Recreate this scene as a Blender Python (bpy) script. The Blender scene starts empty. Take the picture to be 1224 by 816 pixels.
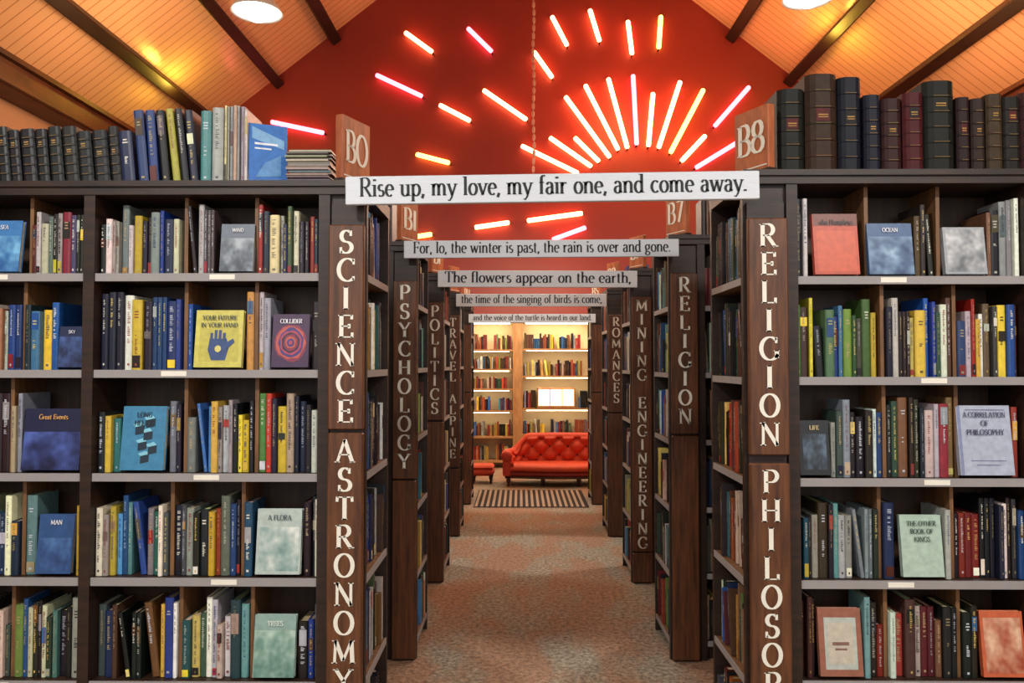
import bpy, math, random, bisect
from mathutils import Matrix, Vector, noise
F=920.0; VX=622.0; VY=435.0; CH=1.375
DS=[2.415,3.63,4.9,6.2,7.6]
def PX(px,D): return (px-VX)*D/F
def PZ(py,D): return CH+(VY-py)*D/F
def T(x,y,z): return Matrix.Translation((x,y,z))
def R(a,ax): return Matrix.Rotation(a,4,ax)
def lin(c):
    o=[]
    for v in c[:3]:
        v=v/255.0
        o.append(v/12.92 if v<=.04045 else ((v+.055)/1.055)**2.4)
    return (o[0],o[1],o[2],1.0)
scene=bpy.context.scene
try:
    scene.view_settings.view_transform='Standard'
    scene.view_settings.look='None'
except Exception: pass

# ---------------------------------------------------------------- materials
def newmat(name):
    m=bpy.data.materials.new(name); m.use_nodes=True
    nt=m.node_tree; b=nt.nodes['Principled BSDF']
    return m,nt,b
def attr_mat(name,rough=.45,var=.25,scale=60,spec=.5):
    m,nt,b=newmat(name)
    a=nt.nodes.new('ShaderNodeAttribute'); a.attribute_name='Col'
    n=nt.nodes.new('ShaderNodeTexNoise'); n.inputs['Scale'].default_value=scale; n.inputs['Detail'].default_value=4
    tc=nt.nodes.new('ShaderNodeTexCoord'); nt.links.new(tc.outputs['Object'],n.inputs['Vector'])
    mr=nt.nodes.new('ShaderNodeMapRange'); mr.inputs['To Min'].default_value=1-var; mr.inputs['To Max'].default_value=1+var
    nt.links.new(n.outputs['Fac'],mr.inputs['Value'])
    mx=nt.nodes.new('ShaderNodeVectorMath'); mx.operation='SCALE'
    nt.links.new(a.outputs['Color'],mx.inputs[0]); nt.links.new(mr.outputs['Result'],mx.inputs['Scale'])
    nt.links.new(mx.outputs[0],b.inputs['Base Color'])
    b.inputs['Roughness'].default_value=rough
    b.inputs['Specular IOR Level'].default_value=spec
    return m
def wood(name,c1,c2,vec=(6,6,60),rough=.5,bump=.2):
    m,nt,b=newmat(name)
    tc=nt.nodes.new('ShaderNodeTexCoord'); mp=nt.nodes.new('ShaderNodeMapping')
    mp.inputs['Scale'].default_value=vec
    nt.links.new(tc.outputs['Object'],mp.inputs['Vector'])
    n=nt.nodes.new('ShaderNodeTexNoise'); n.inputs['Scale'].default_value=1.0; n.inputs['Detail'].default_value=8; n.inputs['Roughness'].default_value=.65
    nt.links.new(mp.outputs[0],n.inputs['Vector'])
    r=nt.nodes.new('ShaderNodeValToRGB'); r.color_ramp.elements[0].position=.32; r.color_ramp.elements[1].position=.68
    r.color_ramp.elements[0].color=lin(c1); r.color_ramp.elements[1].color=lin(c2)
    nt.links.new(n.outputs['Fac'],r.inputs[0]); nt.links.new(r.outputs[0],b.inputs['Base Color'])
    bp=nt.nodes.new('ShaderNodeBump'); bp.inputs['Strength'].default_value=bump; bp.inputs['Distance'].default_value=.003
    nt.links.new(n.outputs['Fac'],bp.inputs['Height']); nt.links.new(bp.outputs[0],b.inputs['Normal'])
    b.inputs['Roughness'].default_value=rough
    return m
def plain(name,c,rough=.5,metal=0):
    m,nt,b=newmat(name)
    n=nt.nodes.new('ShaderNodeTexNoise'); n.inputs['Scale'].default_value=25
    mr=nt.nodes.new('ShaderNodeMapRange'); mr.inputs['To Min'].default_value=.88; mr.inputs['To Max'].default_value=1.1
    nt.links.new(n.outputs['Fac'],mr.inputs['Value'])
    mx=nt.nodes.new('ShaderNodeVectorMath'); mx.operation='SCALE'; mx.inputs[0].default_value=lin(c)[:3]
    nt.links.new(mr.outputs[0],mx.inputs['Scale']); nt.links.new(mx.outputs[0],b.inputs['Base Color'])
    b.inputs['Roughness'].default_value=rough; b.inputs['Metallic'].default_value=metal
    return m
def emit(name,c,s):
    m,nt,b=newmat(name)
    b.inputs['Base Color'].default_value=(c[0],c[1],c[2],1)
    b.inputs['Emission Color'].default_value=(c[0],c[1],c[2],1); b.inputs['Emission Strength'].default_value=s
    return m
M_BOOK=attr_mat('book_covers',.45,.32,55)
M_LEATHER=attr_mat('old_leather',.6,.6,40,.25)
M_CASE=wood('dark_stained_wood',(20,11,7),(52,31,19),(5,5,40))
M_BACK=wood('case_back_wood',(36,21,12),(66,40,24),(40,5,3))
M_EDGE=plain('grey_shelf_edge',(142,138,138),.55)
M_DIV=wood('divider_wood',(88,60,36),(130,92,58),(40,40,6))
M_SIGN=wood('brown_sign_wood',(58,31,16),(108,64,34),(60,60,5),.45,.5)
M_WHITE=plain('white_sign_paint',(224,221,208),.5)
M_BANNER=plain('banner_white_paint',(200,206,214),.5)
M_BLACK=plain('black_lettering',(18,18,24),.6)
M_TERRA=wood('marker_wood',(130,66,36),(186,104,60),(30,30,8))

# ---------------------------------------------------------------- mesh builder
class MB:
    def __init__(s): s.v=[];s.f=[];s.c=[];s.m=[];s.sm=[]
    def add(s,vs,fs,col=(128,128,128),mat=0,M=None,smooth=False):
        o=len(s.v)
        if M is not None: vs=[tuple(M@Vector(p)) for p in vs]
        s.v.extend(vs)
        lc=lin(col)
        for f in fs:
            s.f.append(tuple(i+o for i in f)); s.c.append(lc); s.m.append(mat); s.sm.append(smooth)
    def box(s,x0,y0,z0,x1,y1,z1,col=(128,128,128),mat=0,M=None):
        vs=[(x0,y0,z0),(x1,y0,z0),(x1,y1,z0),(x0,y1,z0),(x0,y0,z1),(x1,y0,z1),(x1,y1,z1),(x0,y1,z1)]
        s.add(vs,[(0,3,2,1),(4,5,6,7),(0,1,5,4),(1,2,6,5),(2,3,7,6),(3,0,4,7)],col,mat,M)
    def bbox(s,x0,y0,z0,x1,y1,z1,b,col=(128,128,128),mat=0,M=None):
        def ring(z,i):
            return [(x0+b+i,y0+i,z),(x1-b-i,y0+i,z),(x1-i,y0+b+i,z),(x1-i,y1-b-i,z),(x1-b-i,y1-i,z),(x0+b+i,y1-i,z),(x0+i,y1-b-i,z),(x0+i,y0+b+i,z)]
        rs=[ring(z0,b),ring(z0+b,0),ring(z1-b,0),ring(z1,b)]
        vs=[p for r in rs for p in r]; fs=[]
        for k in range(3):
            for i in range(8):
                j=(i+1)%8; fs.append((k*8+i,k*8+j,k*8+8+j,k*8+8+i))
        fs.append(tuple(range(7,-1,-1))); fs.append(tuple(range(24,32)))
        s.add(vs,fs,col,mat,M)
    def prism(s,pts,z0,z1,col,mat=0,M=None,top=None):
        n=len(pts)
        vs=[(p[0],p[1],z0) for p in pts]+[(p[0],p[1],z1) for p in pts]
        s.add(vs,[(i,(i+1)%n,n+(i+1)%n,n+i) for i in range(n)]+[tuple(range(n-1,-1,-1))],col,mat,M)
        s.add(vs,[tuple(range(n,2*n))],top or col,mat,M)
    def lathe(s,prof,col,mat=0,M=None,n=24,smooth=True):
        vs=[];fs=[]
        for r,z in prof:
            for i in range(n):
                a=2*math.pi*i/n; vs.append((r*math.cos(a),r*math.sin(a),z))
        for k in range(len(prof)-1):
            for i in range(n):
                j=(i+1)%n; fs.append((k*n+i,k*n+j,(k+1)*n+j,(k+1)*n+i))
        s.add(vs,fs,col,mat,M,smooth)
    def tube(s,p0,p1,r,col=(128,128,128),mat=0,n=8):
        p0=Vector(p0);p1=Vector(p1);d=p1-p0
        q=d.to_track_quat('Z','Y').to_matrix().to_4x4()
        M=Matrix.Translation(p0)@q; L=d.length
        s.lathe([(0.0001,0),(r*.7,.1*r),(r,.6*r),(r,L-.6*r),(r*.7,L-.1*r),(.0001,L)],col,mat,M,n)
    def build(s,name,mats,parent=None):
        me=bpy.data.meshes.new(name); me.from_pydata(s.v,[],s.f)
        for m in mats: me.materials.append(m)
        me.polygons.foreach_set('material_index',s.m)
        me.polygons.foreach_set('use_smooth',s.sm)
        ca=me.color_attributes.new('Col','FLOAT_COLOR','CORNER')
        buf=[]
        for f,c in zip(s.f,s.c): buf.extend(c*len(f))
        ca.data.foreach_set('color',buf)
        me.update()
        ob=bpy.data.objects.new(name,me); scene.collection.objects.link(ob)
        if parent: ob.parent=parent
        return ob

# ---------------------------------------------------------------- serif stroke font
def arc(cx,cy,rx,ry,a0,a1,n=12):
    return [(cx+rx*math.cos(math.radians(a0+(a1-a0)*i/n)),cy+ry*math.sin(math.radians(a0+(a1-a0)*i/n))) for i in range(n+1)]
H=.62
G={
' ':(.34,[],[]),
'.':(.22,[([(.1,0),(.1,.09)],1.2)],[]),',':(.22,[([(.12,.09),(.1,-.0),(.05,-.14)],1)],[]),
'0':(.7,[(arc(.34,.5,.27,.5,0,360,20),1)],[]),'8':(.62,[(arc(.3,.74,.2,.25,0,360),1),(arc(.3,.25,.25,.26,0,360),1)],[]),
'7':(.6,[([(.08,.98),(.52,.98)],1),([(.52,.98),(.24,0)],1)],[]),
'A':(.76,[([(.08,0),(.37,1)],.5),([(.37,1),(.68,0)],1),([(.18,.34),(.56,.34)],1)],[(.08,0),(.68,0)]),
'B':(.66,[([(.14,0),(.14,1)],1),([(.14,1),(.34,1)]+arc(.34,.75,.2,.25,90,-90,8)+[(.14,.5)],1),([(.14,.5),(.36,.5)]+arc(.36,.25,.24,.25,90,-90,8)+[(.14,0)],1)],[(.12,0),(.12,1)]),
'C':(.72,[(arc(.42,.5,.35,.5,48,312,18),1),([(.66,.99),(.66,.74)],.4),([(.66,.04),(.66,.22)],.4)],[]),
'D':(.76,[([(.14,0),(.14,1)],1),([(.14,1),(.3,1)]+arc(.3,.5,.36,.5,90,-90,14)+[(.14,0)],1)],[(.12,0),(.12,1)]),
'E':(.62,[([(.14,0),(.14,1)],1),([(.14,.98),(.56,.98)],1),([(.14,.5),(.46,.5)],1),([(.14,.02),(.58,.02)],1),([(.55,1),(.55,.8)],.5),([(.57,0),(.57,.22)],.5),([(.45,.6),(.45,.4)],.5)],[(.12,0),(.12,1)]),
'F':(.6,[([(.14,0),(.14,1)],1),([(.14,.98),(.55,.98)],1),([(.14,.5),(.46,.5)],1),([(.54,1),(.54,.8)],.5),([(.45,.6),(.45,.4)],.5)],[(.14,0),(.12,1)]),
'G':(.78,[(arc(.42,.5,.35,.5,48,330,18),1),([(.66,.99),(.66,.74)],.4),([(.68,.42),(.68,.08)],1)],[(.68,.42)]),
'H':(.8,[([(.15,0),(.15,1)],1),([(.65,0),(.65,1)],1),([(.15,.5),(.65,.5)],1)],[(.15,0),(.15,1),(.65,0),(.65,1)]),
'I':(.34,[([(.17,0),(.17,1)],1.1)],[(.17,0),(.17,1)]),
'K':(.76,[([(.15,0),(.15,1)],1),([(.62,1),(.17,.45)],.5),([(.3,.58),(.66,0)],1)],[(.15,0),(.15,1),(.62,1),(.66,0)]),
'L':(.62,[([(.14,0),(.14,1)],1),([(.14,.02),(.58,.02)],1),([(.57,0),(.57,.24)],.5)],[(.14,0),(.14,1)]),
'M':(.95,[([(.12,0),(.16,1)],.5),([(.16,1),(.46,.12)],1),([(.46,.12),(.78,1)],.5),([(.78,1),(.82,0)],1)],[(.11,0),(.13,1),(.8,1),(.82,0)]),
'N':(.82,[([(.14,0),(.14,1)],.5),([(.14,1),(.68,0)],1),([(.68,0),(.68,1)],.5)],[(.14,0),(.12,1),(.68,1)]),
'O':(.8,[(arc(.4,.5,.33,.5,0,360,22),1)],[]),
'P':(.64,[([(.14,0),(.14,1)],1),([(.14,1),(.34,1)]+arc(.34,.74,.23,.26,90,-90,10)+[(.14,.48)],1)],[(.14,0),(.12,1)]),
'R':(.72,[([(.14,0),(.14,1)],1),([(.14,1),(.34,1)]+arc(.34,.75,.21,.25,90,-90,10)+[(.14,.5)],1),([(.32,.5),(.62,0)],1)],[(.14,0),(.12,1),(.64,0)]),
'S':(.6,[(arc(.31,.75,.2,.25,50,270,12)+arc(.29,.25,.23,.25,90,-140,12)[1:],1),([(.48,1.0),(.48,.76)],.45),([(.09,0),(.09,.26)],.45)],[]),
'T':(.7,[([(.35,0),(.35,1)],1),([(.06,.98),(.64,.98)],1),([(.065,1),(.05,.78)],.5),([(.635,1),(.65,.78)],.5)],[(.35,0)]),
'U':(.78,[([(.14,1),(.14,.32)]+arc(.39,.3,.25,.3,180,360,12)+[(.64,1)],1)],[(.14,1),(.64,1)]),
'V':(.76,[([(.08,1),(.38,0)],1),([(.38,0),(.68,1)],.5)],[(.08,1),(.68,1)]),
'W':(1.0,[([(.06,1),(.28,0)],1),([(.28,0),(.48,1)],.5),([(.48,1),(.7,0)],1),([(.7,0),(.92,1)],.5)],[(.06,1),(.92,1)]),
'Y':(.74,[([(.07,1),(.37,.48)],1),([(.37,.48),(.66,1)],.5),([(.37,.5),(.37,0)],1)],[(.07,1),(.66,1),(.37,0)]),
'a':(.52,[(arc(.23,.17,.15,.18,80,350,10),1),([(.08,.5)]+arc(.23,.42,.15,.2,120,0,8)+[(.38,.08),(.47,.02)],1),([(.24,.36),(.38,.38)],.6)],[]),
'b':(.56,[([(.12,1),(.12,.02)],1),(arc(.29,.31,.2,.31,140,-140,14),1)],[(.08,1)]),
'c':(.48,[(arc(.27,.31,.2,.31,45,315,14),1)],[]),
'd':(.58,[([(.44,1),(.44,0)],1),(arc(.27,.31,.2,.31,40,320,14),1)],[(.4,1),(.48,0)]),
'e':(.5,[([(.08,.34),(.43,.34)]+arc(.26,.31,.19,.31,8,310,14),1)],[]),
'f':(.36,[([(.15,0),(.15,.8)]+arc(.27,.82,.12,.17,180,50,6),1),([(.03,H),(.3,H)],1)],[(.15,0)]),
'g':(.54,[(arc(.24,.4,.17,.21,0,360,14),1),([(.12,.22),(.1,.08),(.3,.02)]+arc(.26,-.13,.19,.15,70,-250,14),.8),([(.36,.56),(.48,.62)],.8)],[]),
'h':(.6,[([(.12,1),(.12,0)],1),([(.12,.42)]+arc(.3,.42,.16,.2,160,0,8)+[(.46,0)],1)],[(.08,1),(.12,0),(.46,0)]),
'i':(.28,[([(.13,H),(.13,0)],1),([(.13,.82),(.13,.92)],1.2)],[(.13,0),(.09,H)]),
'l':(.28,[([(.13,1),(.13,0)],1)],[(.13,0),(.09,1)]),
'm':(.88,[([(.12,H),(.12,0)],1),([(.12,.42)]+arc(.27,.42,.14,.2,160,0,8)+[(.41,0)],1),([(.41,.42)]+arc(.57,.42,.15,.2,160,0,8)+[(.72,0)],1)],[(.08,H),(.12,0),(.42,0),(.74,0)]),
'n':(.6,[([(.12,H),(.12,0)],1),([(.12,.42)]+arc(.3,.42,.16,.2,160,0,8)+[(.46,0)],1)],[(.08,H),(.12,0),(.46,0)]),
'o':(.54,[(arc(.27,.31,.2,.31,0,360,16),1)],[]),
'p':(.57,[([(.12,H),(.12,-.3)],1),(arc(.29,.31,.2,.31,140,-140,14),1)],[(.08,H),(.12,-.3)]),
'r':(.42,[([(.12,H),(.12,0)],1),([(.12,.4),(.2,.56),(.3,.6),(.37,.55)],1)],[(.08,H),(.12,0)]),
's':(.42,[(arc(.21,.46,.13,.16,45,270,8)+arc(.2,.16,.15,.16,90,-140,8)[1:],1)],[]),
't':(.38,[([(.16,.82),(.16,.14)]+arc(.25,.12,.1,.12,180,300,5),1),([(.04,H),(.32,H)],1)],[]),
'u':(.6,[([(.12,H),(.12,.2)]+arc(.28,.19,.16,.19,180,330,8),1),([(.45,H),(.45,0)],1)],[(.08,H),(.41,H),(.49,0)]),
'v':(.54,[([(.07,H),(.27,0)],1),([(.27,0),(.47,H)],.5)],[(.07,H),(.47,H)]),
'w':(.78,[([(.07,H),(.23,0)],1),([(.23,0),(.39,.55)],.5),([(.39,.55),(.54,0)],1),([(.54,0),(.71,H)],.5)],[(.07,H),(.39,H),(.71,H)]),
'y':(.54,[([(.07,H),(.28,0)],1),([(.48,H),(.24,-.12),(.14,-.28),(.04,-.25)],.55)],[(.07,H),(.48,H)]),
}
def ribbon(pts,k,bold):
    vs=[];n=len(pts)
    closed=(abs(pts[0][0]-pts[-1][0])+abs(pts[0][1]-pts[-1][1]))<1e-4
    for i,p in enumerate(pts):
        if closed: a=pts[(i-1)%(n-1)];b=pts[(i+1)%(n-1)] if i<n-1 else pts[1]
        else: a=pts[max(0,i-1)];b=pts[min(n-1,i+1)]
        dx=b[0]-a[0];dy=b[1]-a[1];L=math.hypot(dx,dy) or 1
        dx/=L;dy/=L
        w=(.026+(.058)*abs(dy)*k)*bold
        vs.append((p[0]-dy*w,p[1]+dx*w));vs.append((p[0]+dy*w,p[1]-dx*w))
    fs=[(2*i,2*i+1,2*i+3,2*i+2) for i in range(n-1)]
    return vs,fs
def glyph(mb,ch,M,size,col,mat,bold=1.0,xs=1.0):
    w,strokes,ser=G.get(ch,G[' '])
    def put(vs,fs): mb.add([(x*size*xs,0,z*size) for x,z in vs],fs,col,mat,M)
    for pts,k in strokes: put(*ribbon(pts,k,bold))
    for (x,z) in ser:
        t=.022*bold; zz=z+(t if z<.01 else -t)
        put([(x-.11,zz-t),(x+.11,zz-t),(x+.11,zz+t),(x-.11,zz+t)],[(0,1,2,3)])
    return w*size*xs
def textw(t): return sum(G.get(c,G[' '])[0] for c in t)
def text(mb,t,M,width,height,col,mat,bold=1.0):
    xs=width/(textw(t)*height); x=0
    for c in t: x+=glyph(mb,c,M@T(x,0,0),height,col,mat,bold,xs)

# ---------------------------------------------------------------- books
P={'blue':[(34,62,128),(28,44,88),(44,92,158),(80,140,186),(28,70,144),(24,36,70)],
'white':[(216,214,204),(194,196,196),(168,170,170),(214,206,184),(196,184,156)],
'dark':[(14,14,18),(22,22,30),(38,32,30),(20,26,42),(28,24,22)],
'yellow':[(218,192,56),(198,158,66),(212,194,106)],
'red':[(142,32,30),(172,56,42),(92,26,24),(140,42,54)],
'green':[(34,72,50),(78,110,64),(128,154,66),(58,78,58)],
'teal':[(46,112,118),(26,70,80),(100,144,146)],
'brown':[(98,66,42),(130,98,68),(64,38,28),(84,54,36)],
'orange':[(188,98,46),(168,80,46)],
'grey':[(104,106,112),(80,84,90),(134,132,128)],
'purple':[(70,48,100),(88,40,78)]}
def pal(s):
    o=[]
    for tok in s.split():
        k,n=tok.split(':'); o+= [k]*int(n)
    return o
def shade(c,r,a=10):
    k=r.uniform(.72,1.08)
    return tuple(max(4,min(245,v*k+r.randint(-a,a))) for v in c)
def book(mb,M,w,h,d,col,r,detail=True,leather=False):
    cream=shade((188,172,140),r,14)
    b=min(.005,w*.2)
    if leather: b=w*.22
    if detail:
        mb.prism([(0,b),(.12*w,b*.35),(.28*w,0),(.72*w,0),(.88*w,b*.35),(w,b),(w,b+.003),(0,b+.003)],0,h,col,0,M)
        t=.0018
        mb.box(0,b+.003,0,t,d,h,col,0,M); mb.box(w-t,b+.003,0,w,d,h,col,0,M)
        mb.box(t,b+.003,.003,w-t,d-.004,h-.004,cream,0,M)
    else:
        mb.prism([(0,b),(.25*w,0),(.75*w,0),(w,b),(w,d),(0,d)],0,h,col,0,M,top=cream)
    lum=sum(col)/3
    tc=r.choice([(215,212,196),(206,180,100),(190,196,206),(170,150,110)]) if lum<120 else r.choice([(30,30,38),(120,36,34),(34,50,96),(50,46,44)])
    m_=r.uniform(.0,.45); tc=tuple(a*(1-m_)+b_*m_ for a,b_ in zip(tc,col))
    x0,x1=.29*w,.71*w; e=-.0006
    def q(a,b_,z0,z1,c): mb.add([(a,e,z0),(b_,e,z0),(b_,e,z1),(a,e,z1)],[(0,1,2,3)],c,0,M)
    if leather:
        for i in range(1,6):
            z=h*i/6.0
            mb.prism([(-.001,b),(.12*w,b*.35-.002),(.28*w,-.003),(.72*w,-.003),(.88*w,b*.35-.002),(w+.001,b),(w,b+.003),(0,b+.003)],z-.003,z+.003,shade(col,r,5),0,M)
            e=-.0034; 
            q(.25*w,.75*w,z-.0008,z+.0008,(120,92,46))
        e=-.0008
        zl=h*r.choice([4,3])/6; 
        if r.random()<.6: q(.28*w,.72*w,zl+.006,zl+h/6-.006,r.choice([(74,16,14),(20,16,16),(22,34,26)]))
        e=-.0014; q(.34*w,.66*w,zl+h/12-.002,zl+h/12+.002,(160,122,62)); q(.34*w,.66*w,zl+h/12-.009,zl+h/12-.006,(160,122,62))
        return
    if not detail:
        if r.random()<.6: q(x0,x1,h*.35,h*.75,tuple(int((a*2+b_)/3) for a,b_ in zip(col,tc)))
        return
    k=r.random()
    if k<.22:
        pc=shade(r.choice(P[r.choice(['white','dark','red','blue','yellow','brown','grey'])]),r); z=h*r.uniform(.45,.75)
        q(x0*.4,w-x0*.4,z,min(h*.97,z+h*r.uniform(.1,.3)),pc); e=-.0011
    elif k<.40: q(x0*.4,w-x0*.4,h*.03,h*r.uniform(.1,.25),shade(r.choice(P['yellow']+P['white']+P['red']+P['dark']),r)); e=-.0011
    z=h*.92; end=h*r.uniform(.2,.6)
    aw=(x1-x0)*r.uniform(.5,1.0); xc=w/2
    if w>.024 and r.random()<.4:
        z=h*.84
        for i in range(r.randint(2,3)):
            g=r.uniform(.6,1)*(x1-x0)/2*1.2
            q(xc-g,xc+g,z-.004,z,tc); z-=.009
        z=h*.5
    while z>end:
        L=r.uniform(.0014,.004)
        q(xc-aw/2,xc+aw/2*r.choice([1,.5,.2]),z-L,z,tc); z-=L+r.uniform(.0016,.0028)
        if r.random()<.16: z-=.007
    if r.random()<.5: q(xc-aw*.4,xc+aw*.4,h*.06,h*.06+.007,tc)
def fill(mb,B,L,hmax,pl,r,detail,dmax=.15,skips=(),hmin=.16,lean=.1,wmin=.009,wmax=.036):
    x=.002; ry=r.uniform(0,.01); base=r.uniform(hmax-.055,hmax-.015)
    def nh():
        return max(min(hmin,hmax-.01),min(hmax,r.gauss(base,.022)))
    while x<L-.013:
        run=r.choice([1,1,1,1,1,2,3]); key=r.choice(pl); col=shade(r.choice(P[key]),r); h=nh(); w=r.triangular(wmin,wmax,wmin*1.5); d=r.uniform(dmax*.75,dmax)
        samec=r.random()<.3
        for _ in range(run):
            c=shade(col,r,4) if samec else shade(r.choice(P[r.choice(pl)]),r)
            if not samec: h=nh(); w=r.triangular(wmin,wmax,wmin*1.5); ry=r.uniform(0,.024)
            for s0,s1 in skips:
                if x+w>s0-.001 and x<s1: x=s1+.002
            if x+w>L-.002:
                if L-x>.012: w=L-x-.003
                else: return
            if r.random()<lean:
                a=r.uniform(.05,.17); ww=w*math.cos(a)+h*math.sin(a)
                bad=any(x+ww>s0-.001 and x<s1 for s0,s1 in skips)
                if x+ww<L-.002 and not bad:
                    book(mb,B@T(x+h*math.sin(a),ry,.0015)@R(-a,'Y'),w,h,d,c,r,detail); x+=ww+.0015; continue
            book(mb,B@T(x,ry,.0015),w,h,d,c,r,detail); x+=w+.001
            if x>L-.013: return
    return

ZL=[.085,.385,.705,1.03,1.355,1.66,1.955]
ZR=[.085,.396,.703,1.018,1.333,1.648,1.985]
DEP=.42; BAY=.71; UP=.035
LX0=-.635; RX0=.868
LIN=-.486; LOUT=-.6; RIN=.70; ROUT=.833
ROWPAL_L=[pal('white:5 dark:4 blue:2 teal:1 grey:2 green:2 yellow:1 red:1 brown:2'),
 pal('white:6 dark:4 blue:4 teal:2 grey:2 green:2 yellow:1 red:1 brown:1'),
 pal('white:6 blue:6 dark:5 teal:2 grey:2 green:1 yellow:1 red:1'),
 pal('blue:7 dark:5 white:5 green:1 yellow:2 teal:1 grey:1 red:1'),
 pal('red:2 blue:6 dark:6 white:5 orange:1 yellow:1 brown:1 grey:1'),
 pal('white:6 blue:6 yellow:2 grey:2 dark:4 red:1 purple:1 brown:1 green:1')]
ROWPAL_R=[pal('brown:5 red:2 dark:5 teal:1 white:4 green:1 orange:1 blue:1'),
 pal('brown:4 blue:2 red:3 dark:5 white:4 teal:1'),
 pal('white:6 blue:3 dark:5 teal:2 red:1 brown:2'),
 pal('yellow:2 blue:4 white:5 dark:5 red:2 green:2 grey:1 brown:1'),
 pal('yellow:2 blue:4 white:5 dark:4 red:3 green:2 brown:2'),
 pal('blue:4 white:6 dark:5 brown:3 grey:2 teal:1 red:1')]
MIX=pal('white:3 blue:3 dark:6 red:2 green:2 brown:4 teal:1 yellow:1 orange:1 grey:1')
FO=[('L',5,(258,262,298,321),(84,96,110),['WIND'],(205,205,205),('photo',(40,50,62),(150,160,168),0,.7)),
('L',4,(228,366,285,436),(190,182,84),['YOUR FUTURE','IN YOUR HAND'],(40,60,66),'hand'),
('L',4,(322,370,366,435),(56,28,66),['COLLIDER'],(220,220,226),'disc'),
('L',3,(140,485,192,562),(54,120,156),['LONG','HELIOS'],(20,30,40),'cubes'),
('L',3,(20,486,90,560),(18,24,58),['Great Events'],(200,150,84),('photo',(12,18,54),(70,90,160),.0,.62)),
('L',2,(40,612,82,682),(40,74,122),['MAN'],(215,215,220),('photo',(28,52,100),(70,110,160),.05,.6)),
('L',2,(305,613,358,690),(166,180,174),['A FLORA'],(60,76,84),('photo',(110,140,136),(206,212,206),.05,.72)),
('L',1,(303,740,352,812),(130,158,150),['TREES'],(210,220,214),('photo',(70,112,100),(176,198,186),.0,.75)),
('L',5,(-30,258,12,322),(54,112,170),['SEA'],(215,215,220),('photo',(30,80,140),(110,170,210),.0,.7)),
('L',4,(62,387,92,437),(24,36,70),['SKY'],(205,205,215),('photo',(18,26,56),(60,86,140),.0,.75)),
('R',5,(977,250,1030,325),(176,70,48),['John Humphrys'],(30,20,20),'panel'),
('R',5,(1042,262,1095,325),(60,88,128),['OCEAN'],(215,215,220),('photo',(30,54,92),(140,170,196),.0,.74)),
('R',5,(1133,267,1182,325),(146,152,158),[],(40,40,50),('photo',(84,90,96),(190,192,194),.05,.95)),
('R',3,(957,500,992,565),(26,30,36),['LIFE'],(200,180,130),('photo',(16,20,26),(90,110,130),.1,.75)),
('R',3,(1147,477,1210,560),(160,168,186),['A CORRELATION','OF','PHILOSOPHY'],(44,48,80),'lines'),
('R',2,(1077,610,1125,682),(160,182,168),['THE OTHER','BOOK OF','KINGS'],(34,58,50),'none'),
('R',1,(978,725,1028,803),(140,88,70),[],(190,190,180),'inner'),
('R',1,(1170,722,1220,797),(186,90,56),[],(220,206,184),('photo',(150,66,44),(222,190,160),.06,.9))]
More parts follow.
